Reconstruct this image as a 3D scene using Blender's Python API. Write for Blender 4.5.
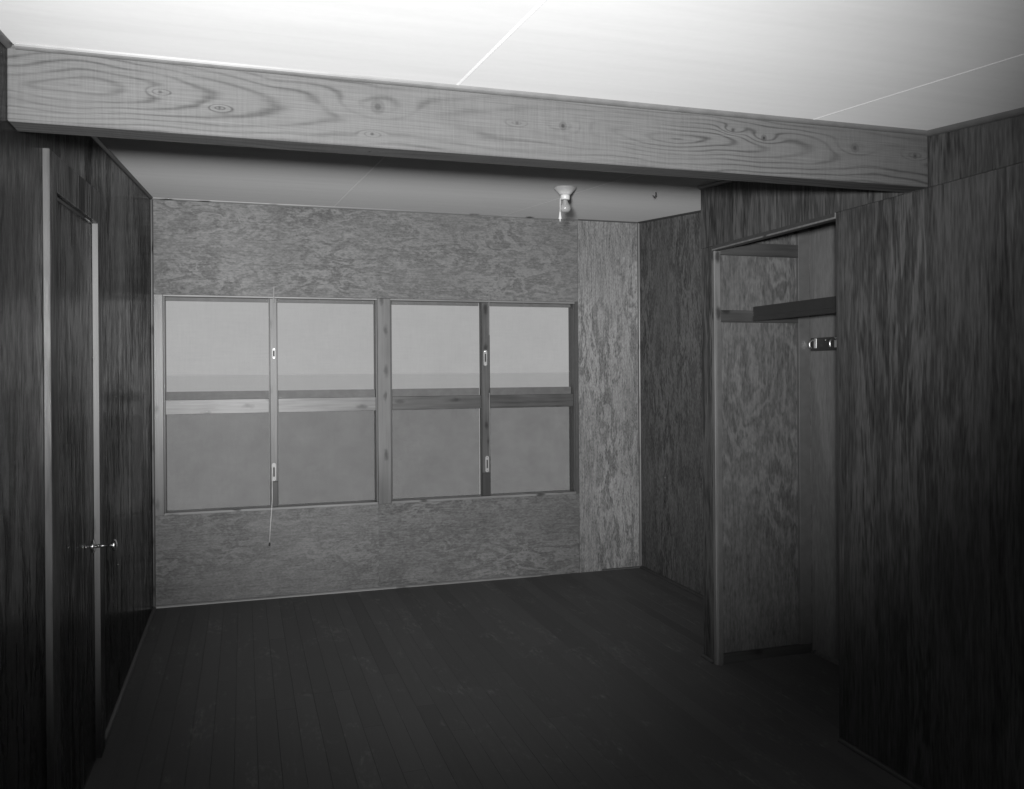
import bpy, bmesh, math, random
from mathutils import Vector, Matrix

random.seed(7)
for o in list(bpy.data.objects):
    bpy.data.objects.remove(o)
SC = bpy.context.scene
COL = SC.collection

# ------------------------------------------------------------------ camera
H, FPX, YAW, ROLL = 1.45, 872.3, math.radians(17.95), math.radians(0.40)
PX, PY = 526.0, 371.0                       # principal point in the 1024 x 789 frame
cam = bpy.data.cameras.new('camera')
cam.sensor_fit = 'HORIZONTAL'
cam.sensor_width = 36.0
cam.lens = 36.0 * FPX / 1024.0
cam.shift_x = -(PX - 512.0) / 1024.0
cam.shift_y = -(394.5 - PY) / 1024.0
cam.clip_start = 0.02
cam.clip_end = 2000
camo = bpy.data.objects.new('camera', cam)
COL.objects.link(camo)
right0 = Vector((math.cos(YAW), -math.sin(YAW), 0))
fwd = Vector((math.sin(YAW), math.cos(YAW), 0))
up = Vector((0, 0, 1))
Rv = right0 * math.cos(ROLL) - up * math.sin(ROLL)
Uv = right0 * math.sin(ROLL) + up * math.cos(ROLL)
M = Matrix((Rv, Uv, -fwd)).transposed().to_4x4()
M.translation = Vector((0, 0, H))
camo.matrix_world = M
SC.camera = camo

# ------------------------------------------------------------------ world: even overcast sky
w = bpy.data.worlds.new('overcast_sky')
SC.world = w
w.use_nodes = True
wn = w.node_tree.nodes
bg = wn['Background']
bg.inputs['Color'].default_value = (1, 1, 1, 1)
bg.inputs['Strength'].default_value = 0.54

# ------------------------------------------------------------------ the photographer's flash gun
fl = bpy.data.lights.new('flash_gun', 'SPOT')
fl.energy = 1900
fl.spot_size = math.radians(71)
fl.spot_blend = 1.0
fl.shadow_soft_size = 0.075
flo = bpy.data.objects.new('flash_gun', fl)
COL.objects.link(flo)
FP = Vector((-0.27, -0.40, 1.51))
flo.location = FP
FAZ, FEL = math.radians(15), math.radians(10)
flo.rotation_euler = Vector((math.sin(FAZ) * math.cos(FEL), math.cos(FAZ) * math.cos(FEL), math.sin(FEL))).to_track_quat('-Z', 'Y').to_euler()

SC.view_settings.view_transform = 'Standard'
SC.view_settings.look = 'None'
SC.view_settings.exposure = 0.0
SC.view_settings.gamma = 1.0
SC.view_settings.use_curve_mapping = False

# ------------------------------------------------------------------ dimensions (metres)
XL, XR, XC = -0.538, 2.771, 2.205          # left wall, right wall, closet front
YB, YF = 5.844, -1.506                     # window wall, wall behind the camera
SL = 0.0838                                # the ceiling rises towards the windows
def zc(y): return 2.5393 + SL * (y - YB)
BY0, BY1, BZ = 2.382, 2.480, 2.0613        # beam
CY0, CY1 = 2.858, 3.79                     # closet opening
EY0, EY1 = 3.81, 3.92                      # closet end partition

# ------------------------------------------------------------------ material helpers
class NT:
    def __init__(s, name):
        s.m = bpy.data.materials.new(name)
        s.m.use_nodes = True
        s.t = s.m.node_tree
        s.b = s.t.nodes['Principled BSDF']
        s.out = s.t.nodes['Material Output']
    def n(s, typ, **kw):
        nd = s.t.nodes.new(typ)
        for k, v in kw.items():
            setattr(nd, k, v)
        return nd
    def l(s, a, b): s.t.links.new(a, b)
    def set(s, sock, v):
        if isinstance(v, (int, float)): sock.default_value = v
        elif isinstance(v, tuple): sock.default_value = v
        else: s.l(v, sock)
    def math(s, op, a, b=0.0, c=None):
        nd = s.n('ShaderNodeMath', operation=op)
        s.set(nd.inputs[0], a); s.set(nd.inputs[1], b)
        if c is not None: s.set(nd.inputs[2], c)
        return nd.outputs[0]
    def vmath(s, op, a, b):
        nd = s.n('ShaderNodeVectorMath', operation=op)
        s.set(nd.inputs[0], a); s.set(nd.inputs[1], b)
        return nd.outputs[0]
    def noise(s, vec, scale, detail=2.0, rough=0.5, dist=0.0):
        nd = s.n('ShaderNodeTexNoise')
        s.set(nd.inputs['Vector'], vec)
        nd.inputs['Scale'].default_value = scale
        nd.inputs['Detail'].default_value = detail
        nd.inputs['Roughness'].default_value = rough
        nd.inputs['Distortion'].default_value = dist
        return nd.outputs['Fac']
    def mapr(s, v, a, b, c, d):
        nd = s.n('ShaderNodeMapRange')
        s.set(nd.inputs[0], v)
        for i, q in enumerate((a, b, c, d)): s.set(nd.inputs[i + 1], q)
        return nd.outputs[0]
    def grey(s, v):
        nd = s.n('ShaderNodeCombineColor')
        for i in range(3): s.set(nd.inputs[i], v)
        return nd.outputs[0]
    def coords(s, shift=True):
        tc = s.n('ShaderNodeTexCoord')
        v = tc.outputs['Object']
        if shift:
            oi = s.n('ShaderNodeObjectInfo')
            r = oi.outputs['Random']
            cx = s.n('ShaderNodeCombineXYZ')
            s.l(s.math('MULTIPLY', r, 31.7), cx.inputs[0])
            s.l(s.math('MULTIPLY', r, 17.3), cx.inputs[1])
            s.l(s.math('MULTIPLY', r, 23.9), cx.inputs[2])
            v = s.vmath('ADD', v, cx.outputs[0])
            s.rand = r
        return v
    def bump(s, h, strength, dist=0.002):
        nd = s.n('ShaderNodeBump')
        nd.inputs['Strength'].default_value = strength
        nd.inputs['Distance'].default_value = dist
        s.l(h, nd.inputs['Height'])
        s.l(nd.outputs[0], s.b.inputs['Normal'])

def plain(name, v, rough=0.6, metal=0.0):
    t = NT(name)
    c = t.coords()
    n = t.noise(c, 25, 3)
    t.l(t.grey(t.mapr(n, 0.3, 0.7, v * 0.88, v * 1.1)), t.b.inputs['Base Color'])
    t.b.inputs['Roughness'].default_value = rough
    t.b.inputs['Metallic'].default_value = metal
    return t.m

def plywood(name, lo, hi, axis='Z', scale=7.0, rings=5.0, rough=0.45, stretch=0.3, sharp=1.3, spec=0.5, bumpy=0.25, blotch=0.3, fleck=1.0, gloss=1.0):
    """rotary cut fir plywood: broken contour lines of a stretched noise, flecks and pore streaks"""
    t = NT(name)
    c = t.coords()
    sc = [1.0, 1.0, 1.0]
    sc['XYZ'.index(axis)] = stretch
    g = t.vmath('MULTIPLY', c, tuple(sc))
    f1 = t.noise(g, scale, 4.0, 0.62, 0.5)
    f2 = t.noise(g, scale * 7.0, 2.0, 0.6, 0.8)
    ph = t.math('ADD', t.math('MULTIPLY', f1, rings * 6.283), t.math('MULTIPLY', f2, 6.0))
    sn = t.math('MULTIPLY_ADD', t.math('SINE', ph), 0.5, 0.5)
    sn = t.math('POWER', sn, sharp)
    sp = [110.0, 110.0, 110.0]
    sp['XYZ'.index(axis)] = 8.0
    fine = t.noise(t.vmath('MULTIPLY', c, tuple(sp)), 1.0, 2.0)
    f3 = t.noise(g, scale * 12.0, 2.0, 0.6)
    big = t.noise(c, 1.3, 3.0)
    mid = t.noise(g, 3.0, 2.0)
    amp = t.mapr(mid, 0.35, 0.65, 0.25, 1.0)          # figure comes and goes across the sheet
    v = t.math('MULTIPLY', t.math('SUBTRACT', sn, 0.45), t.math('MULTIPLY', amp, 0.42))
    v = t.math('ADD', v, t.math('MULTIPLY', t.math('SUBTRACT', fine, 0.5), 0.55 * fleck))
    v = t.math('ADD', v, t.math('MULTIPLY', t.math('SUBTRACT', f3, 0.5), 0.75 * fleck))
    tone = t.math('ADD', t.math('MULTIPLY', t.math('SUBTRACT', big, 0.5), blotch * 3), 0.5)
    v = t.math('ADD', v, tone)
    val = t.mapr(v, 0.1, 0.9, lo, hi)
    t.l(t.grey(val), t.b.inputs['Base Color'])
    t.l(t.mapr(v, 0.1, 0.9, rough + 0.10, rough - 0.05), t.b.inputs['Roughness'])
    t.b.inputs['Specular IOR Level'].default_value = spec
    t.bump(v, bumpy, 0.0012)
    if gloss < 1.0:                                    # thin, patchy varnish
        df = t.n('ShaderNodeBsdfDiffuse'); mx = t.n('ShaderNodeMixShader')
        t.l(t.grey(val), df.inputs['Color'])
        t.l(t.mapr(v, 0.15, 0.85, gloss * 0.35, gloss * 1.65), mx.inputs[0])
        t.l(df.outputs[0], mx.inputs[1]); t.l(t.b.outputs[0], mx.inputs[2]); t.l(mx.outputs[0], t.out.inputs[0])
    return t.m

def knotty(name, lo, hi, axis='Z', rough=0.5):
    """pine board: long grain with dark knots"""
    t = NT(name)
    c = t.coords()
    a = 'XYZ'.index(axis)
    sp = [60.0, 60.0, 60.0]; sp[a] = 3.0
    g = t.noise(t.vmath('MULTIPLY', c, tuple(sp)), 1.0, 3.0, 0.55, 0.4)
    sp3 = t.n('ShaderNodeSeparateXYZ'); t.l(c, sp3.inputs[0])
    flat = t.n('ShaderNodeCombineXYZ')
    t.l(t.math('MULTIPLY', t.math('ADD', sp3.outputs[0], sp3.outputs[1]), 0.4 if axis == 'X' else 1.0), flat.inputs[0])
    t.l(t.math('MULTIPLY', sp3.outputs[2], 1.0 if axis == 'X' else 0.4), flat.inputs[1])
    wk = t.noise(c, 30.0, 2.0)
    kn = t.n('ShaderNodeTexVoronoi', voronoi_dimensions='2D')
    kn.inputs['Scale'].default_value = 13.0
    t.l(flat.outputs[0], kn.inputs['Vector'])
    kd = t.math('ADD', kn.outputs['Distance'], t.math('MULTIPLY', t.math('SUBTRACT', wk, 0.5), 0.30))
    sel = t.n('ShaderNodeSeparateColor')
    t.l(kn.outputs['Color'], sel.inputs[0])
    some = t.math('GREATER_THAN', sel.outputs[0], 0.55)
    kmask = t.math('MULTIPLY', t.mapr(kd, 0.07, 0.24, 1.0, 0.0), some)
    big = t.noise(c, 3.0, 2.0)
    v = t.math('ADD', t.math('MULTIPLY', g, 0.7), t.math('MULTIPLY', big, 0.5))
    val = t.mapr(v, 0.35, 0.85, lo, hi)
    val = t.math('MULTIPLY', val, t.math('SUBTRACT', 1.0, t.math('MULTIPLY', kmask, 0.75)))
    t.l(t.grey(val), t.b.inputs['Base Color'])
    t.b.inputs['Roughness'].default_value = rough
    t.bump(v, 0.2, 0.001)
    return t.m

def beam_wood():
    """flat sawn fir: annual rings cut at a slant, swirling round the knots"""
    t = NT('rough_sawn_fir_beam')
    c = t.coords(False)
    sx = t.n('ShaderNodeSeparateXYZ'); t.l(c, sx.inputs[0])
    x, y, z = sx.outputs
    zz = t.math('ADD', z, t.math('MULTIPLY', t.math('SUBTRACT', y, BY0), 0.7))
    # knots: x, z, radius, strength
    K = [(0.353, 2.172, 0.024, 0.75), (-0.054, 2.134, 0.006, 0.9), (-0.196, 2.162, 0.006, 0.6), (0.890, 2.163, 0.015, 1.0), (0.750, 2.160, 0.007, 0.8),
         (0.337, 2.097, 0.006, 0.9), (1.454, 2.195, 0.009, 1.0), (1.565, 2.179, 0.013, 1.15), (1.908, 2.172, 0.019, 0.8), (2.150, 2.163, 0.012, 0.9)]
    w1 = t.noise(t.vmath('MULTIPLY', c, (1.0, 0.5, 3.0)), 1.7, 2.0, 0.5)
    w2 = t.noise(t.vmath('MULTIPLY', c, (5.0, 5.0, 26.0)), 1.0, 3.0, 0.55)
    zp = t.math('MULTIPLY_ADD', w1, 0.10, 2.105)
    dz = t.math('SUBTRACT', zz, zp)
    d = t.math('ABSOLUTE', t.math('MULTIPLY', t.math('SINE', t.math('MULTIPLY_ADD', x, 1.9, 0.75)), 0.075))
    rr = t.math('SQRT', t.math('ADD', t.math('MULTIPLY', dz, dz), t.math('MULTIPLY', d, d)))
    ph = t.math('ADD', t.math('MULTIPLY', rr, 420.0), t.math('MULTIPLY', w2, 4.0))
    dark = None
    for (kx, kz, r, st) in K:
        dx = t.math('SUBTRACT', x, kx); dk = t.math('SUBTRACT', zz, kz)
        dx2 = t.math('MULTIPLY', dx, dx); dk2 = t.math('MULTIPLY', dk, dk)
        e1 = t.math('ADD', t.math('DIVIDE', dx2, (r * 4.5) ** 2), t.math('DIVIDE', dk2, (r * 1.5) ** 2))
        ph = t.math('ADD', ph, t.math('MULTIPLY', t.math('EXPONENT', t.math('MULTIPLY', e1, -1.0)), 13.0))
        e2 = t.math('SQRT', t.math('ADD', dx2, dk2))
        k = t.math('ADD', t.mapr(e2, r * 0.25, r * 0.5, 0.45 * st, 0.0),
                   t.math('MULTIPLY', t.mapr(e2, r * 0.55, r * 0.95, 0.46 * st, 0.0), t.mapr(e2, r * 0.45, r * 0.75, 0.45, 1.0)))
        dark = k if dark is None else t.math('MAXIMUM', dark, k)
    sn = t.math('MULTIPLY_ADD', t.math('SINE', ph), 0.5, 0.5)
    sn = t.math('MULTIPLY', t.math('POWER', sn, 4.0), t.mapr(t.noise(t.vmath('MULTIPLY', c, (2.0, 1.0, 14.0)), 1.0, 2.0), 0.35, 0.65, 0.15, 1.0))
    pores = t.noise(t.vmath('MULTIPLY', c, (5.0, 60.0, 260.0)), 1.0, 3.0, 0.6)
    saw = t.noise(t.vmath('MULTIPLY', c, (230.0, 2.0, 12.0)), 1.0, 1.0)
    sawm = t.noise(t.vmath('MULTIPLY', c, (2.5, 1.0, 5.0)), 1.0, 2.0)
    val = t.math('SUBTRACT', 0.056, t.math('MULTIPLY', sn, 0.028))
    val = t.math('ADD', val, t.math('MULTIPLY', t.math('SUBTRACT', pores, 0.5), 0.040))
    val = t.math('ADD', val, t.math('MULTIPLY', t.math('SUBTRACT', saw, 0.5), t.math('MULTIPLY', sawm, 0.028)))
    val = t.math('MULTIPLY', val, t.math('SUBTRACT', 1.0, dark))
    t.l(t.grey(val), t.b.inputs['Base Color'])
    t.b.inputs['Roughness'].default_value = 0.85
    t.b.inputs['Specular IOR Level'].default_value = 0.15
    t.bump(t.math('ADD', pores, saw), 0.25, 0.0015)
    return t.m

def ceiling_board(name, lo, hi):
    t = NT(name)
    c = t.coords()
    a = t.noise(t.vmath('MULTIPLY', c, (0.7, 6.0, 1.0)), 2.5, 4.0, 0.55)
    b = t.noise(c, 40.0, 2.0)
    v = t.math('ADD', t.math('MULTIPLY', a, 0.8), t.math('MULTIPLY', b, 0.2))
    t.l(t.grey(t.mapr(v, 0.3, 0.7, lo, hi)), t.b.inputs['Base Color'])
    t.b.inputs['Roughness'].default_value = 0.8
    t.b.inputs['Sheen Weight'].default_value = 0.25      # soft fibre board
    t.b.inputs['Sheen Roughness'].default_value = 0.45
    return t.m

def floor_wood():
    t = NT('dark_floor_boards')
    c = t.coords()
    g = t.noise(t.vmath('MULTIPLY', c, (55.0, 3.0, 55.0)), 1.0, 3.0, 0.6, 0.3)
    big = t.noise(c, 2.0, 3.0)
    v = t.math('ADD', t.math('MULTIPLY', g, 0.35), t.math('ADD', t.math('MULTIPLY', t.rand, 0.32), t.math('MULTIPLY', big, 0.3)))
    val = t.mapr(v, 0.2, 0.8, 0.060, 0.105)
    # pale scuffs worn through the finish
    tc = t.n('ShaderNodeNewGeometry')
    sc = t.noise(t.vmath('MULTIPLY', tc.outputs['Position'], (7.0, 2.5, 1.0)), 1.0, 4.0, 0.65, 1.0)
    sc2 = t.noise(t.vmath('MULTIPLY', tc.outputs['Position'], (60.0, 18.0, 1.0)), 1.0, 3.0, 0.6)
    m = t.math('MULTIPLY', t.mapr(sc, 0.54, 0.72, 0.0, 1.0), t.mapr(sc2, 0.45, 0.75, 0.0, 1.0))
    val = t.math('ADD', val, t.math('MULTIPLY', m, 0.14))
    t.l(t.grey(val), t.b.inputs['Base Color'])
    t.l(t.mapr(v, 0.2, 0.8, 0.55, 0.68), t.b.inputs['Roughness'])
    t.b.inputs['Specular IOR Level'].default_value = 0.35
    t.bump(g, 0.2, 0.001)
    return t.m

def film_pane(name, keep, v, rough, fine=True, spec=0.25):
    """woven fly screen or dusty glass: part of the light passes straight through"""
    t = NT(name)
    tr = t.n('ShaderNodeBsdfTransparent')
    mx = t.n('ShaderNodeMixShader')
    c = t.coords()
    d = t.noise(c, 6.0, 4.0, 0.6)
    if fine:
        wv = t.noise(t.vmath('MULTIPLY', c, (160.0, 1.0, 9.0)), 1.0, 1.0)
        wh = t.noise(t.vmath('MULTIPLY', c, (9.0, 1.0, 160.0)), 1.0, 1.0)
        d = t.math('ADD', t.math('MULTIPLY', d, 0.5), t.math('MULTIPLY', t.math('ADD', wv, wh), 0.25))
    t.l(t.mapr(d, 0.3, 0.7, 1 - keep - 0.04, 1 - keep + 0.04), mx.inputs[0])
    t.l(tr.outputs[0], mx.inputs[1]); t.l(t.b.outputs[0], mx.inputs[2])
    t.l(mx.outputs[0], t.out.inputs[0])
    t.b.inputs['Base Color'].default_value = (v, v, v, 1)
    t.b.inputs['Roughness'].default_value = rough
    t.b.inputs['Specular IOR Level'].default_value = spec
    t.bump(d, 0.15, 0.001)
    return t.m

MAT = {
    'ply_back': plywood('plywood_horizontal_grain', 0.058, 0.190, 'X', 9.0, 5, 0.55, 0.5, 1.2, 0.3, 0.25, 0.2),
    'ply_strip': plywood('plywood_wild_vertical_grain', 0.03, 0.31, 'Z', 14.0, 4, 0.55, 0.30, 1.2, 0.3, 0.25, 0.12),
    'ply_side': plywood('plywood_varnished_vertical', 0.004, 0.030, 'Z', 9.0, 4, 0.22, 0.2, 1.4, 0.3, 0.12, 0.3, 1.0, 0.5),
    'ply_right': plywood('plywood_right_wall', 0.025, 0.13, 'Z', 11.0, 4, 0.36, 0.32, 1.4, 0.4, 0.15, 0.15, 1.2, 0.6),
    'ply_closet': plywood('plywood_closet_front', 0.006, 0.080, 'Z', 9.0, 5, 0.45, 0.12, 1.5, 0.35, 0.2, 0.15),
    'ply_inside': plywood('plywood_closet_inside', 0.020, 0.110, 'Z', 7.0, 6, 0.5, 0.33, 1.4, 0.35, 0.25, 0.25),
    'ply_plain': plywood('plywood_closet_back', 0.085, 0.145, 'Z', 6.0, 3, 0.6, 0.25, 1.2, 0.3),
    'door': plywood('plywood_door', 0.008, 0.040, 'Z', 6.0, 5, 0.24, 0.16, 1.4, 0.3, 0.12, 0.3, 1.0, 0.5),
    'backing': plain('stud_backing', 0.10, 0.9),
    'seam': ceiling_board('ceiling_seam_filler', 0.38, 0.44),
    'ceiling': ceiling_board('ceiling_board', 0.21, 0.26),
    'beam': beam_wood(),
    'floor': floor_wood(),
    'subfloor': plain('subfloor', 0.03, 0.9),
    'pine_v': knotty('knotty_pine_upright', 0.03, 0.11, 'Z', 0.42),
    'pine_h': knotty('knotty_pine_rail', 0.05, 0.20, 'X', 0.42),
    'pine_h_dark': knotty('dark_knotty_pine_rail', 0.02, 0.10, 'X', 0.42),
    'pine_v_shade': knotty('shade_toned_upright', 0.012, 0.035, 'Z', 0.5),  # same pine with shadow put into its colour
    'trim': knotty('light_trim_wood', 0.06, 0.135, 'Z', 0.4),
    'trim_h': knotty('light_trim_wood_lengthwise', 0.11, 0.24, 'X', 0.45),
    'trim_dark': plain('dark_trim_wood', 0.03, 0.45),
    'trim_mid': plain('mid_trim_wood', 0.065, 0.45),
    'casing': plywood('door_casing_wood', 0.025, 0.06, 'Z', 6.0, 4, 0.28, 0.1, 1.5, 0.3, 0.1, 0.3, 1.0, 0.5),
    'casing_edge': knotty('casing_edge_wood', 0.02, 0.06, 'Z', 0.5),
    'jamb': knotty('closet_jamb_wood', 0.05, 0.125, 'Z', 0.5),
    'dark_board': plain('dark_shelf_board', 0.015, 0.5),
    'dark_cleat': knotty('dark_cleat_wood', 0.015, 0.045, 'X', 0.5),
    'outer': plain('outer_frame_paint', 0.22, 0.6),
    'screen': film_pane('fly_screen', 0.68, 0.03, 0.45),
    'glass': film_pane('dusty_lower_glass', 0.48, 0.02, 0.40, False, 0.06),
    'porcelain': plain('white_porcelain', 0.42, 0.25),
    'chain': plain('white_pull_cord', 0.50, 0.5),
    'plate': plain('white_enamel_plate', 0.32, 0.35),
    'slot': plain('dark_recess', 0.03, 0.7),
    'steel': plain('polished_steel', 0.75, 0.22, 1.0),
    'iron': plain('hook_iron', 0.62, 0.35, 1.0),
    'bolt': plain('pale_bolt_rod', 0.20, 0.5),
    'cord': plain('cotton_cord', 0.55, 0.8),
    'earth': plain('pale_bare_ground', 0.86, 0.95),
}
t = NT('bulb_glass')
t.b.inputs['Base Color'].default_value = (0.30, 0.30, 0.30, 1)
t.b.inputs['Roughness'].default_value = 0.12
tr = t.n('ShaderNodeBsdfTransparent'); mx = t.n('ShaderNodeMixShader')
mx.inputs[0].default_value = 0.6
t.l(tr.outputs[0], mx.inputs[1]); t.l(t.b.outputs[0], mx.inputs[2]); t.l(mx.outputs[0], t.out.inputs[0])
MAT['bulb'] = t.m

# ------------------------------------------------------------------ mesh helpers
def tag(o, label=None, cat=None, group=None, kind=None):
    if label: o['label'] = label
    if cat: o['category'] = cat
    if group: o['group'] = group
    if kind: o['kind'] = kind
    return o

def empty(name, loc=(0, 0, 0)):
    o = bpy.data.objects.new(name, None)
    o.empty_display_size = 0.1
    COL.objects.link(o)
    o.location = loc
    return o

def link(name, me, mat, parent=None, loc=(0, 0, 0)):
    """loc is in world space; parents carry no rotation here"""
    if mat is not None and not me.materials: me.materials.append(mat)
    o = bpy.data.objects.new(name, me)
    COL.objects.link(o)
    if parent is not None:
        o.parent = parent
        p = Vector((0, 0, 0)); q = parent
        while q is not None:
            p += q.location; q = q.parent
        o.location = Vector(loc) - p
    else:
        o.location = loc
    return o

def from_bm(bm, name):
    bmesh.ops.recalc_face_normals(bm, faces=bm.faces)
    me = bpy.data.meshes.new(name)
    bm.to_mesh(me); bm.free()
    return me

def hexa(name, v8, mat, parent=None, bevel=0.0, world=False):
    """solid from 8 corners: 4 of one end loop, 4 of the other"""
    c = Vector((0, 0, 0))
    if not world:
        for v in v8: c += Vector(v) / 8.0
    bm = bmesh.new()
    vs = [bm.verts.new(Vector(v) - c) for v in v8]
    bm.faces.new(vs[:4]); bm.faces.new(vs[4:])
    for i in range(4):
        j = (i + 1) % 4
        bm.faces.new((vs[i], vs[j], vs[4 + j], vs[4 + i]))
    if bevel:
        bmesh.ops.bevel(bm, geom=bm.edges[:], offset=bevel, segments=1, affect='EDGES', profile=0.5)
    return link(name, from_bm(bm, name), mat, parent, c)

def box(name, x0, x1, y0, y1, z0, z1, mat, parent=None, bevel=0.0, world=False):
    return hexa(name, [(x0, y0, z0), (x1, y0, z0), (x1, y1, z0), (x0, y1, z0),
                       (x0, y0, z1), (x1, y0, z1), (x1, y1, z1), (x0, y1, z1)], mat, parent, bevel, world)

def add_box(bm, x0, x1, y0, y1, z0, z1):
    v = [bm.verts.new(p) for p in ((x0, y0, z0), (x1, y0, z0), (x1, y1, z0), (x0, y1, z0), (x0, y0, z1), (x1, y0, z1), (x1, y1, z1), (x0, y1, z1))]
    for f in ((0, 1, 2, 3), (4, 5, 6, 7), (0, 1, 5, 4), (1, 2, 6, 5), (2, 3, 7, 6), (3, 0, 4, 7)):
        bm.faces.new([v[i] for i in f])

def side_slab(name, x0, x1, y0, y1, z0, z1, mat, parent=None, top0=None, top1=None, bevel=0.0):
    """slab in a side wall, its top edge following z(y0)=top0 .. z(y1)=top1"""
    a = z1 if top0 is None else top0
    b = z1 if top1 is None else top1
    return hexa(name, [(x0, y0, z0), (x1, y0, z0), (x1, y1, z0), (x0, y1, z0),
                       (x0, y0, a), (x1, y0, a), (x1, y1, b), (x0, y1, b)], mat, parent, bevel)

def moulding(name, p0, p1, d1, d2, r, mat, parent=None):
    """quarter round along p0-p1, its square corner on the line, legs d1 and d2"""
    p0, p1, d1, d2 = Vector(p0), Vector(p1), Vector(d1), Vector(d2)
    mid = (p0 + p1) / 2
    prof = [Vector((0, 0, 0))] + [d1 * r * math.cos(a) + d2 * r * math.sin(a) for a in [i * math.pi / 10 for i in range(6)]]
    bm = bmesh.new()
    A = [bm.verts.new(p0 + q - mid) for q in prof]; B = [bm.verts.new(p1 + q - mid) for q in prof]
    bm.faces.new(A); bm.faces.new(B)
    for i in range(len(A)):
        j = (i + 1) % len(A)
        bm.faces.new((A[i], A[j], B[j], B[i]))
    return link(name, from_bm(bm, name), mat, parent, mid)

def lathe(name, prof, mat, parent=None, loc=(0, 0, 0), axis='Z', n=28):
    bm = bmesh.new()
    rings = []
    for r, h in prof:
        ring = []
        for i in range(n):
            a = 2 * math.pi * i / n
            c, s = r * math.cos(a), r * math.sin(a)
            p = {'Z': (c, s, h), 'X': (h, c, s), 'Y': (c, h, s)}[axis]
            ring.append(bm.verts.new(p))
        rings.append(ring)
    for a, b in zip(rings, rings[1:]):
        for i in range(n):
            j = (i + 1) % n
            bm.faces.new((a[i], a[j], b[j], b[i]))
    bm.faces.new(rings[0]); bm.faces.new(rings[-1])
    me = from_bm(bm, name)
    for p in me.polygons: p.use_smooth = len(p.vertices) == 4
    return link(name, me, mat, parent, loc)

def tube_mesh(name, pts, rad, n=8):
    pts = [Vector(p) for p in pts]
    rad = rad if isinstance(rad, (list, tuple)) else [rad] * len(pts)
    bm = bmesh.new()
    rings = []
    ref = None
    for i, p in enumerate(pts):
        d = (pts[min(i + 1, len(pts) - 1)] - pts[max(i - 1, 0)]).normalized()
        if ref is None:
            ref = Vector((0, 0, 1)) if abs(d.z) < 0.9 else Vector((1, 0, 0))
        u = (ref - d * ref.dot(d)).normalized(); v = d.cross(u); ref = u
        rings.append([bm.verts.new(p + (u * math.cos(2 * math.pi * k / n) + v * math.sin(2 * math.pi * k / n)) * rad[i]) for k in range(n)])
    for a, b in zip(rings, rings[1:]):
        for i in range(n):
            j = (i + 1) % n
            bm.faces.new((a[i], a[j], b[j], b[i]))
    bm.faces.new(rings[0]); bm.faces.new(rings[-1])
    me = from_bm(bm, name)
    for p in me.polygons: p.use_smooth = len(p.vertices) == 4
    return me

def struct(o, label, cat): return tag(o, label, cat, kind='structure')

# ------------------------------------------------------------------ floor
floor = struct(box('floor', XL - .05, XR + .05, YF - .05, YB + .05, -0.06, -0.02, MAT['subfloor']),
               'dark wooden floor of narrow boards running towards the windows', 'floor')
PW = (XR - XL) / 40.0
cache = {}
for i in range(40):
    left = 49
    y = YF
    first = True
    while left > 0:
        k = random.choice((7, 9, 11, 13, 15, 18)) if not first else random.choice((4, 7, 10, 13))
        first = False
        if left - k < 5: k = left
        left -= k
        L = k * 0.15
        if k not in cache:
            bm = bmesh.new()
            add_box(bm, -PW / 2 + .0003, PW / 2 - .0003, 0.0003, L - .0003, -0.019, 0.0)
            bmesh.ops.bevel(bm, geom=[e for e in bm.edges if all(v.co.z > -.001 for v in e.verts)], offset=0.0006, segments=1, affect='EDGES')
            cache[k] = from_bm(bm, 'floor_board')
        link('floor_board', cache[k], MAT['floor'], floor, (XL + PW * (i + .5), y, -random.random() * 0.0004))
        y += L

# ------------------------------------------------------------------ ceiling
def sl(x0, x1, y0, y1, d0, d1, name, mat, parent=None):
    """slab parallel to the sloping ceiling, d0..d1 above its lower face"""
    return hexa(name, [(x0, y0, zc(y0) + d0), (x1, y0, zc(y0) + d0), (x1, y1, zc(y1) + d0), (x0, y1, zc(y1) + d0),
                       (x0, y0, zc(y0) + d1), (x1, y0, zc(y0) + d1), (x1, y1, zc(y1) + d1), (x0, y1, zc(y1) + d1)], mat, parent)
ceiling = struct(sl(XL - .05, XR + .05, YF - .05, YB + .05, .012, .06, 'ceiling', MAT['seam']),
                 'pale board ceiling sloping up towards the window wall', 'ceiling')
# pale filler strip showing in the joints, and the boards themselves
SX = [XL, 0.573, 1.740, XR]
for a, b in zip(SX, SX[1:]):
    for (y0, y1) in ((YF, 1.0), (1.0, BY0 + .05), (BY0 + .05, YB)):
        g0 = 0 if a == XL else .004; g1 = 0 if b == XR else .004
        e = 0.0 if y1 != 1.0 else 0.0
        sl(a + g0, b - g1, y0, y1 - e, 0.0, .0118, 'ceiling_board', MAT['ceiling'], ceiling)
for sx in SX[1:3]:
    for (y0, y1) in ((YF, BY0 + .05), (BY0 + .05, YB)):
        sl(sx - .0039, sx + .0039, y0, y1, -.0006, .0118, 'joint_strip', MAT['seam'], ceiling)

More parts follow.
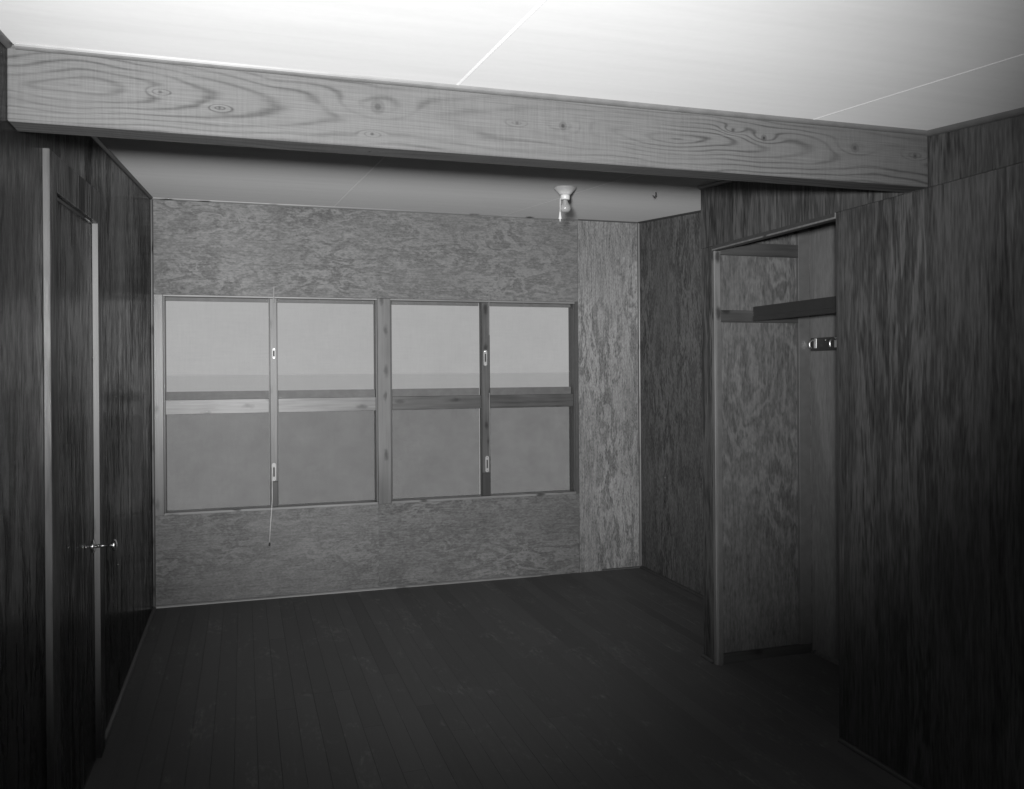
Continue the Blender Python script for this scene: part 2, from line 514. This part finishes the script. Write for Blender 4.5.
# ------------------------------------------------------------------ window wall
WZ0, WZ1 = 0.568, 1.942
WIN = [(-0.474, 0.852), (0.938, 2.264)]
T = 0.012
bm = bmesh.new()
y0, y1 = YB + T, YB + .11
add_box(bm, XL - .05, XR + .05, y0, y1, -.06, WZ0)
add_box(bm, XL - .05, XR + .05, y0, y1, WZ1, 2.60)
add_box(bm, XL - .05, WIN[0][0], y0, y1, WZ0, WZ1)
add_box(bm, WIN[0][1], WIN[1][0], y0, y1, WZ0, WZ1)
add_box(bm, WIN[1][1], XR + .05, y0, y1, WZ0, WZ1)
wall_back = struct(link('wall_back', from_bm(bm, 'wall_back'), MAT['backing']), 'plywood wall with the row of four screened windows', 'wall')
SEAM = 2.288
zt = zc(YB) - .001
box('plywood_panel', XL, SEAM - .001, YB, YB + T, WZ1 + .001, zt, MAT['ply_back'], wall_back)
box('plywood_panel', XL, 0.8515, YB, YB + T, 0, WZ0 - .001, MAT['ply_back'], wall_back)
box('plywood_panel', 0.852, SEAM - .001, YB, YB + T, 0, WZ0 - .001, MAT['ply_back'], wall_back)
box('plywood_panel', SEAM + .001, XR, YB - .002, YB + T, 0, zt, MAT['ply_strip'], wall_back)
box('window_post', XL, WIN[0][0], YB - .003, YB + T, WZ0, WZ1 - .001, MAT['trim'], wall_back, .001)
box('window_post', WIN[0][1], WIN[1][0], YB - .004, YB + T, WZ0, WZ1 - .001, MAT['trim'], wall_back, .0015)
box('window_post', WIN[1][1], SEAM - .001, YB, YB + T, WZ0, WZ1 - .001, MAT['trim_mid'], wall_back, .001)

def window(n, x0, x1, sx0, sx1, label, rail_mat, zs):
    wn_ = empty('window_%d' % n, ((x0 + x1) / 2, YB + .03, WZ0))
    struct(wn_, label, 'window')
    # reveal lining
    box('window_sill', x0 + .001, x1 - .001, YB - .008, YB + .10, WZ0, WZ0 + .016, MAT['trim_h'], wn_, .002)
    box('frame_head', x0 + .001, x1 - .001, YB - .001, YB + .10, WZ1 - .012, WZ1 - .001, MAT['trim_h'], wn_, .001)
    box('frame_side', x0 + .001, x0 + .011, YB + .006, YB + .10, WZ0 + .017, WZ1 - .013, MAT['trim_dark'], wn_)
    box('frame_side', x1 - .011, x1 - .001, YB + .004, YB + .10, WZ0 + .017, WZ1 - .013, MAT['trim_mid'], wn_)
    # upright between the two lights
    a, b = WZ0 + .017, WZ1 - .013
    box('mullion', sx0, sx1, YB + .004, YB + .045, zs + .0005, b, MAT['pine_v'], wn_, .002)
    box('mullion_shade', sx0, sx1, YB + .004, YB + .045, a, zs, MAT['pine_v_shade'], wn_, .002)  # lower end of the mullion, shadow painted in as a darker tone
    box('mullion_stop', sx0 - .006, sx0 - .0005, YB + .012, YB + .045, a, b, MAT['trim_dark'], wn_)
    box('mullion_stop', sx1 + .0005, sx1 + .005, YB + .012, YB + .045, a, b, MAT['trim_dark'], wn_)
    for (p, q) in ((x0 + .0115, sx0 - .0065), (sx1 + .0055, x1 - .0115)):
        box('cross_rail', p, q, YB + .010, YB + .040, 1.193, 1.284, MAT[rail_mat], wn_, .002)
        for nm, za, zb_, mt, yy in (('fly_screen', 1.2845, b, 'screen', YB + .034), ('fly_screen', a, 1.1925, 'screen', YB + .034),
                                ('lower_glass', a, 1.1925, 'glass', YB + .062)):
            m = bpy.data.meshes.new(nm)
            hw = (q - p) / 2; hz = (zb_ - za) / 2
            m.from_pydata([(-hw, 0, -hz), (hw, 0, -hz), (hw, 0, hz), (-hw, 0, hz)], [], [(0, 1, 2, 3)])
            link(nm, m, MAT[mt], wn_, ((p + q) / 2, yy, (za + zb_) / 2))
        # outer sash seen through the screen
        box('outer_rail', p, q, YB + .058, YB + .085, 1.200, 1.334, MAT['outer'], wn_)
        box('outer_rail', p, q, YB + .058, YB + .085, 1.908, b, MAT['outer'], wn_)
    return wn_
W1 = window(1, *WIN[0], 0.163, 0.207, 'screened window pair on the left, with a cord hanging below its mullion', 'pine_h', 0.748)
W2 = window(2, *WIN[1], 1.573, 1.628, 'screened window pair on the right, beside the wild-grained plywood strip', 'pine_h_dark', 0.745)

def pull_plate(parent, x, z, h=.108, wd=.026):
    y = YB + .004
    bm = bmesh.new()
    loop = []
    for k in range(20):
        a = 2 * math.pi * k / 20
        cx, cz = math.cos(a) * wd / 2, math.sin(a) * wd / 2
        loop.append((cx, cz + (h / 2 - wd / 2) * (1 if math.sin(a) >= 0 else -1)))
    A = [bm.verts.new((p[0], -.003, p[1])) for p in loop]; B = [bm.verts.new((p[0], 0, p[1])) for p in loop]
    bm.faces.new(A); bm.faces.new(B)
    for i in range(20): bm.faces.new((A[i], A[(i + 1) % 20], B[(i + 1) % 20], B[i]))
    o = link('pull_plate', from_bm(bm, 'pull_plate'), MAT['plate'], parent, (x, y, z))
    box('finger_slot', x - .005, x + .005, y - .0045, y - .0031, z - h * .26, z + h * .26, MAT['slot'], o)
    for s in (-1, 1):
        lathe('screw', [(.0030, 0), (.0030, -.0016), (.0015, -.0022)], MAT['steel'], o, (x, y - .0031, z + s * h * .40), 'Y', 8)
pull_plate(W1, 0.183, 0.811, .116)
pull_plate(W1, 0.187, 1.574, .070, .018)
pull_plate(W2, 1.598, 1.543, .110)
pull_plate(W2, 1.606, 0.806, .112)

c1 = link('sash_cord', tube_mesh('sash_cord', [(0.172, YB - .001, 0.80), (0.171, YB - .010, 0.64), (0.167, YB - .014, 0.575), (0.158, YB - .012, 0.46), (0.152, YB - .008, 0.36)],
                                 [.0026, .0026, .0026, .0026, .0022]), MAT['cord'])
tag(c1, 'thin pale cord hanging from the lower pull plate of the left window', 'cord')
lathe('knot', [(.001, -.016), (.006, -.010), (.006, .002), (.002, .010)], MAT['slot'], c1, (0.152, YB - .008, 0.352), 'Z', 10)
b1 = box('bolt_rod', 0.186, 0.193, YB - .012, YB - .005, 1.900, 2.004, MAT['bolt'], None, .001)
tag(b1, 'short bolt rod above the mullion of the left window', 'window bolt', 'bolt rods on the window mullions')
b2 = box('bolt_rod', 1.621, 1.627, YB - .012, YB - .005, 1.70, 2.006, MAT['bolt'], None, .001)
tag(b2, 'pale upright bolt rod at the top of the right window mullion', 'window bolt', 'bolt rods on the window mullions')
b3 = box('bolt_rod', 1.6215, 1.6265, YB - .008, YB - .001, 0.86, 1.30, MAT['bolt'], None, .001)
tag(b3, 'pale upright bolt rod down the lower half of the right window mullion', 'window bolt', 'bolt rods on the window mullions')

# ------------------------------------------------------------------ left wall and its door
DY0, DY1 = 2.872, 3.632
def zhead(y): return 2.018 + .042 * (y - DY1)          # the door head is out of level
bm = bmesh.new()
xa, xb = XL - .12, XL - T
add_box(bm, xa, xb, YF - .05, DY0 - .02, -.06, 2.62)
add_box(bm, xa, xb, DY1 + .02, YB + .11, -.06, 2.62)
add_box(bm, xa, xb, DY0 - .02, DY1 + .02, 2.04, 2.62)
wall_left = struct(link('wall_left', from_bm(bm, 'wall_left'), MAT['backing']), 'dark varnished plywood wall with a closed door on the left', 'wall')
e = .001
for (ya, yb, zz) in ((YF, -.2, 0), (-.2, 1.02, 0), (1.02, 2.24, 0), (2.24, DY0 - .02, 0), (DY0 - .02, 3.385, 2.05), (3.385, DY1 + .02, 2.05), (DY1 + .02, YB - .003, 0)):
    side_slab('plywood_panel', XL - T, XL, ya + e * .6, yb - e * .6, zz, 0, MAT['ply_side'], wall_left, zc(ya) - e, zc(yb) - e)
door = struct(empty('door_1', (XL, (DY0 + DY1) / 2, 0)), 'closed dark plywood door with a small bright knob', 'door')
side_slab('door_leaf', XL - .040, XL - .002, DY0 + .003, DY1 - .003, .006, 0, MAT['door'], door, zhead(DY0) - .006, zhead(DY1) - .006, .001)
KY, KZ = 3.665, 0.806
KY = DY1 - .030
rose = lathe('rose', [(.024, 0), (.024, .003), (.018, .006), (.010, .007)], MAT['steel'], door, (XL - .002, KY, KZ), 'X', 20)
knob = lathe('knob', [(.007, .007), (.0065, .034), (.0065, .058), (.012, .061), (.0195, .067), (.0215, .073), (.019, .079), (.010, .083), (.002, .084)], MAT['steel'], door, (XL - .002, KY, KZ), 'X', 24)
for zz in (.25, 1.75):
    box('hinge', XL - .006, XL + .004, DY0 - .004, DY0 + .012, zz, zz + .09, MAT['steel'], door)
CT = .019
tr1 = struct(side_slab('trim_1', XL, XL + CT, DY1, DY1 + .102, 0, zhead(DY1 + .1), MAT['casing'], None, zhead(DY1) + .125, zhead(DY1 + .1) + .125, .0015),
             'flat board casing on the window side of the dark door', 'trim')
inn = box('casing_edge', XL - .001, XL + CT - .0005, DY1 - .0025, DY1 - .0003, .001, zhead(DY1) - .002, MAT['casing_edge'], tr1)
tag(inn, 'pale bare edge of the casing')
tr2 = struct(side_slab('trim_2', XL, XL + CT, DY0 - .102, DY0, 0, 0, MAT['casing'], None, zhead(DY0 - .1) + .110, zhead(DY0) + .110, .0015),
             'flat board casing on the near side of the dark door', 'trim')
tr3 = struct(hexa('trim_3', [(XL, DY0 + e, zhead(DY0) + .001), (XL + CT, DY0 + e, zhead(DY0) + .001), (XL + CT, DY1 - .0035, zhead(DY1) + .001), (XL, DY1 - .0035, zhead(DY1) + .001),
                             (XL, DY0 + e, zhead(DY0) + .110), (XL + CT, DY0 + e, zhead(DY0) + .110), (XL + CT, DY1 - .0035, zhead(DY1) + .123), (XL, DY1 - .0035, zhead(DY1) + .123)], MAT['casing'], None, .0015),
             'flat head casing above the dark door', 'trim')

# ------------------------------------------------------------------ right wall behind the closet, closet walls
wall_right = struct(side_slab('wall_right', XR + T, XR + .11, YF - .05, YB + .11, -.06, 0, MAT['backing'], None, 2.0, 2.62), 'dark plywood wall right of the windows, running behind the closet', 'wall')
side_slab('plywood_panel', XR, XR + T, EY1 - .05, 4.62, 0, 0, MAT['ply_right'], wall_right, zc(EY1 - .05) - e, zc(4.62) - e)
side_slab('plywood_panel', XR, XR + T, 4.621, YB - .003, 0, 0, MAT['ply_right'], wall_right, zc(4.621) - e, zc(YB) - e)
side_slab('plywood_panel', XR, XR + T, 2.65, EY1 - .051, 0, 0, MAT['ply_plain'], wall_right, zc(2.65) - e, zc(EY1 - .051) - e)

wall_closet = struct(side_slab('wall_closet_front', XC + T, XC + .03, YF - .05, CY0, 0, 0, MAT['backing'], None, zc(YF - .05) - .002, zc(CY0) - .002),
                     'dark plywood wall on the right with the open closet doorway', 'wall')
HZ = 2.060
for (ya, yb) in ((YF, -.3), (-.3, .92), (.92, 2.138), (2.138, CY0)):
    box('plywood_panel', XC, XC + T, ya + .0004, yb - .0004, 0, HZ - .0008, MAT['ply_closet'], wall_closet)
for (ya, yb) in ((YF, .5), (.5, 2.42), (2.42, EY1)):
    side_slab('plywood_panel', XC, XC + T, ya + .0004, yb - .0004, HZ + .0008, 0, MAT['ply_closet'], wall_closet, zc(ya) - e, zc(yb) - e)
side_slab('header_backing', XC + T, XC + .03, CY0 + e, EY0 - e, HZ, 0, MAT['backing'], wall_closet, zc(CY0) - .002, zc(EY0) - .002)
box('plywood_panel', XC, XC + T, CY1 + .03, EY1, 0, HZ - .0008, MAT['ply_closet'], wall_closet)
# opening edge on the near side
box('jamb_edge', XC + .002, XC + .032, CY0 + .0005, CY0 + .012, 0, HZ - .002, MAT['trim_dark'], wall_closet)

wall_end = struct(side_slab('wall_closet_end', XC + T + e, XR - e, EY0 + T, EY1 - T, 0, 0, MAT['backing'], None, zc(EY0) - .002, zc(EY1) - .005), 'partition at the far end of the open closet', 'wall')
side_slab('plywood_panel', XC + .031, XR - e, EY0, EY0 + T - .0005, 0, 0, MAT['ply_inside'], wall_end, zc(EY0) - .002, zc(EY0) - .002)
side_slab('plywood_panel', XC + T + e, XR - e, EY1 - T + .0005, EY1, 0, 0, MAT['ply_right'], wall_end, zc(EY1 - T) - .002, zc(EY1) - .002)
wall_near = struct(side_slab('wall_closet_near', XC + .033, XR - e, 2.66, 2.75, 0, 0, MAT['ply_inside'], None, zc(2.66) - .002, zc(2.75) - .002), 'partition at the near end of the open closet', 'wall')
wall_front = struct(box('wall_front', XL, XC, YF - .05, YF - e, 0, zc(YF) - .002, MAT['ply_back']), 'plywood wall at the near end of the room', 'wall')

# closet door lining
tr4 = struct(box('trim_4', XC - .008, XC + .029, CY1 - .010, CY1 + .018, 0, 2.034, MAT['jamb'], None, .003), 'pale upright jamb at the far side of the closet opening', 'trim')
box('jamb_stop', XC + .004, XC + .026, CY1 - .016, CY1 - .0105, 0, 1.685, MAT['trim_mid'], tr4, .001)
tr5 = struct(box('trim_5', XC + .0005, XC + .035, CY0 + .013, CY1 + .024, 2.036, HZ + .004, MAT['trim_dark'], None, .003), 'dark head trim over the closet opening', 'trim')
box('pale_edge', XC - .0015, XC + .0003, CY0 + .014, CY1 + .022, 2.0375, 2.0445, MAT['trim'], tr5)
# cleats and corner strip inside
tr6 = struct(box('trim_6', 2.687, 2.752, EY0 - .020, EY0 - .0005, .05, zc(EY0) - .03, MAT['trim_mid'], None, .001), 'upright corner strip inside the closet', 'trim')
tr7 = struct(box('trim_7', XC + .033, 2.686, EY0 - .022, EY0 - .0005, 2.017, 2.080, MAT['dark_cleat'], None, .001), 'dark cleat high on the closet end wall', 'trim')

shelf = tag(empty('closet_shelf', (2.60, 3.28, 1.69)), 'dark wooden closet shelf with a deep front apron', 'shelf')
box('shelf_board', 2.440, XR - .0005, 2.7505, EY0 - .0005, 1.744, 1.760, MAT['dark_board'], shelf)
box('front_apron', 2.418, 2.4395, 2.7505, EY0 - .024, 1.690, 1.762, MAT['dark_board'], shelf, .0015)
box('apron_strip', 2.412, 2.4175, 2.7505, EY0 - .030, 1.690, 1.712, MAT['dark_board'], shelf, .001)
box('end_block', 2.420, 2.438, EY0 - .0235, EY0 - .0215, 1.716, 1.735, MAT['iron'], shelf)
box('cleat', XC + .033, 2.686, EY0 - .021, EY0 - .0005, 1.684, 1.7435, MAT['dark_cleat'], shelf, .001)
box('cleat', 2.440, 2.760, 2.7505, 2.772, 1.684, 1.7435, MAT['dark_cleat'], shelf, .001)

rail = tag(empty('hook_rail', (XR - .01, 3.40, 1.54)), 'dark rail with bright coat hooks on the closet back wall', 'coat rack')
box('rail_board', XR - .018, XR - .0005, 2.95, 3.785, 1.541, 1.607, MAT['dark_board'], rail, .001)
hx = XR - .018
hm = tube_mesh('coat_hook', [(0, 0, .020), (-.010, 0, .022), (-.022, 0, .021), (-.032, 0, .014), (-.036, 0, .002), (-.034, 0, -.012), (-.027, 0, -.020)],
               [.0055, .0050, .0048, .0048, .0048, .0052, .0062], 10)
hm.materials.append(MAT['iron'])
pm = None
for hy in (3.745, 3.585, 3.425, 3.265, 3.105):
    o = link('coat_hook', hm, None, rail, (hx, hy, 1.574))
    pl = box('hook_plate', hx - .003, hx - .0002, hy - .010, hy + .010, 1.555, 1.604, MAT['iron'], o, .0008)
lathe('screw', [(.004, 0), (.004, -.002), (.001, -.003)], MAT['iron'], rail, (hx - .0002, 3.665, 1.594), 'X', 8)

# ------------------------------------------------------------------ the beam
beam = hexa('ceiling_beam', [(XL + .0005, BY0, BZ), (XC - .0005, BY0, BZ), (XC - .0005, BY1, BZ), (XL + .0005, BY1, BZ),
                             (XL + .0005, BY0, zc(BY0) - .0005), (XC - .0005, BY0, zc(BY0) - .0005), (XC - .0005, BY1, zc(BY1) - .0005), (XL + .0005, BY1, zc(BY1) - .0005)],
            MAT['beam'], None, .003, True)
tag(beam, 'large rough sawn timber beam crossing the room under the ceiling, with knots', 'beam')

# ------------------------------------------------------------------ mouldings
X, Y, Z = Vector((1, 0, 0)), Vector((0, 1, 0)), Vector((0, 0, 1))
n = 8
def mould(p0, p1, d1, d2, r, mat, label, name=None):
    global n
    o = moulding(name or 'trim_%d' % n, p0, p1, d1, d2, r, MAT[mat])
    if not name: n += 1
    struct(o, label, 'baseboard' if name else 'trim')
    return o
dn = Vector((0, SL, -1)).normalized()
q = .0008
mould((XL + .02, BY0 - q, zc(BY0) - q), (XC - .016, BY0 - q, zc(BY0) - q), -Y, -Z, .014, 'trim_mid', 'quarter round moulding along the top of the beam')
mould((XL + q, BY1 + q, zc(BY1) - q), (XL + q, YB - .016, zc(YB - .016) - q), X, -Z, .013, 'trim_mid', 'ceiling moulding on the left wall beyond the beam')
mould((XL + q, YF + .02, zc(YF + .02) - q), (XL + q, BY0 - .001, zc(BY0) - q), X, -Z, .013, 'trim_mid', 'ceiling moulding on the left wall in front of the beam')
mould((XL + .001, YB - .003, zc(YB) - .002), (SEAM, YB - .003, zc(YB) - .002), -Y, -Z, .011, 'trim_h', 'ceiling moulding above the windows')
mould((SEAM, YB - .003, zc(YB) - .002), (XR - .001, YB - .003, zc(YB) - .002), -Y, -Z, .009, 'trim_mid', 'ceiling moulding above the wild-grained plywood strip')
mould((XR - q, EY1 + .001, zc(EY1) - q), (XR - q, YB - .014, zc(YB - .014) - q), -X, -Z, .012, 'trim_dark', 'dark ceiling moulding on the right wall')
mould((XC - q, BY1 + q, zc(BY1) - q), (XC - q, EY1, zc(EY1) - q), -X, -Z, .018, 'trim_dark', 'dark ceiling moulding over the closet opening')
mould((XC - q, YF + .02, zc(YF + .02) - q), (XC - q, BY0 - .001, zc(BY0) - q), -X, -Z, .018, 'trim_mid', 'ceiling moulding on the right wall in front of the beam')
mould((XL + q, YB - .0045, .016), (XL + q, YB - .0045, zc(YB) - .016), X, -Y, .013, 'trim', 'upright corner moulding left of the windows')
mould((XR - q, YB - .0045, .016), (XR - q, YB - .0045, zc(YB) - .012), -X, -Y, .014, 'trim', 'upright corner moulding right of the windows')
mould((XL + .015, YB - .003, .0005), (2.05, YB - .003, .0005), -Y, Z, .015, 'trim_h', 'pale base shoe below the windows', 'baseboard_back')
mould((2.46, YB - .003, .0005), (XR - .015, YB - .003, .0005), -Y, Z, .012, 'trim_mid', 'short base shoe under the wild-grained plywood strip', 'baseboard_back_right')
mould((XL + q, DY1 + .104, .0005), (XL + q, YB - .02, .0005), X, Z, .015, 'trim_mid', 'base shoe along the left wall beyond the door', 'baseboard_left')
mould((XL + q, YF + .02, .0005), (XL + q, DY0 - .104, .0005), X, Z, .015, 'trim_mid', 'base shoe along the left wall in front of the door', 'baseboard_left_near')
mould((XR - q, EY1 + .001, .0005), (XR - q, YB - .016, .0005), -X, Z, .018, 'trim_dark', 'dark base shoe along the right wall', 'baseboard_right')
mould((XR - q, 2.752, .0005), (XR - q, EY0 - .022, .0005), -X, Z, .016, 'trim', 'pale base shoe on the closet back wall', 'baseboard_closet')
b = struct(box('baseboard_closet_end', XC + .034, 2.752, EY0 - .018, EY0 - .0005, .0005, .048, MAT['dark_cleat'], None, .002), 'dark base strip on the closet end wall', 'baseboard')
mould((XC - q, CY1 + .022, .0005), (XC - q, EY1 + .004, .0005), -X, Z, .016, 'trim_dark', 'short dark base shoe at the closet corner', 'baseboard_closet_corner')
mould((XC - q, YF + .02, .0005), (XC - q, CY0 - .002, .0005), -X, Z, .016, 'trim_dark', 'dark base shoe along the near right wall', 'baseboard_right_near')

# ------------------------------------------------------------------ lamp on the ceiling
LX, LY = 1.5985, 4.254
LZ = zc(LY)
lamp = tag(empty('ceiling_lamp', (LX, LY, LZ)), 'bare bulb in a white porcelain ceiling holder with a pull cord', 'lamp')
P = (LX, LY, LZ)
lathe('lamp_base', [(.054, -0.0009), (.060, -0.0052), (.058, -0.0104), (.050, -0.0174), (.040, -0.0278), (.031, -0.0374), (.026, -0.0418)], MAT['porcelain'], lamp, P, n=32)
lathe('lamp_socket', [(.025, -0.0419), (.0255, -0.0487), (.024, -0.0644), (.022, -0.0670), (.016, -0.0670)], MAT['porcelain'], lamp, P, n=24)
bulb = lathe('light_bulb', [(.013, -0.0674), (.0145, -0.0748), (.019, -0.0853), (.026, -0.0957), (.030, -0.1061), (.030, -0.1148), (.026, -0.1244), (.018, -0.1305), (.008, -0.1331), (.001, -0.1335)], MAT['bulb'], lamp, P, n=24)
lathe('filament_stem', [(.004, -0.0683), (.005, -0.0853), (.0025, -0.0940), (.001, -0.0974)], MAT['porcelain'], bulb, P, n=10)
link('pull_cord', tube_mesh('pull_cord', [(LX - .0225, LY - .012, LZ - .057), (LX - .032, LY - .014, LZ - .066), (LX - .0335, LY - .014, LZ - .136)], .0016), MAT['chain'], lamp)
lathe('cord_bell', [(.003, -0.1114), (.0045, -0.1201), (.0055, -0.1322), (.0085, -0.1462), (.0095, -0.1514), (.004, -0.1531), (.0025, -0.1653)], MAT['chain'], lamp, (LX - .0335, LY - .014, LZ - .018), n=14)

# small ironmongery
hk = link('ceiling_hook', tube_mesh('ceiling_hook', [(2.109, 4.229, zc(4.229) - .0003), (2.109, 4.229, zc(4.229) - .018), (2.100, 4.229, zc(4.229) - .028), (2.090, 4.229, zc(4.229) - .020)], .0035), MAT['slot'])
tag(hk, 'small dark hook in the ceiling near the closet', 'hook')
def nail(p, axis, sgn, label):
    h = [(.0045, -.001 * sgn), (.0045, .003 * sgn), (.002, .0045 * sgn)]
    tag(lathe('wall_nail', h, MAT['steel'], None, p, axis, 10), label, 'nail', 'nail heads on the walls')
nail((XR, 5.446, 0.705), 'X', -1, 'bright nail head on the right wall between window corner and closet')
nail((XL, 4.25, 0.60), 'X', 1, 'bright nail head low on the left wall beyond the door')

# ------------------------------------------------------------------ open ground outside
g = bpy.data.meshes.new('ground_outside')
g.from_pydata([(-400, YB + .12, -.55), (400, YB + .12, -.55), (400, 900, -.55), (-400, 900, -.55)], [], [(0, 1, 2, 3)])
go = link('ground', g, MAT['earth'])
struct(go, 'flat pale open ground outside the windows', 'ground')
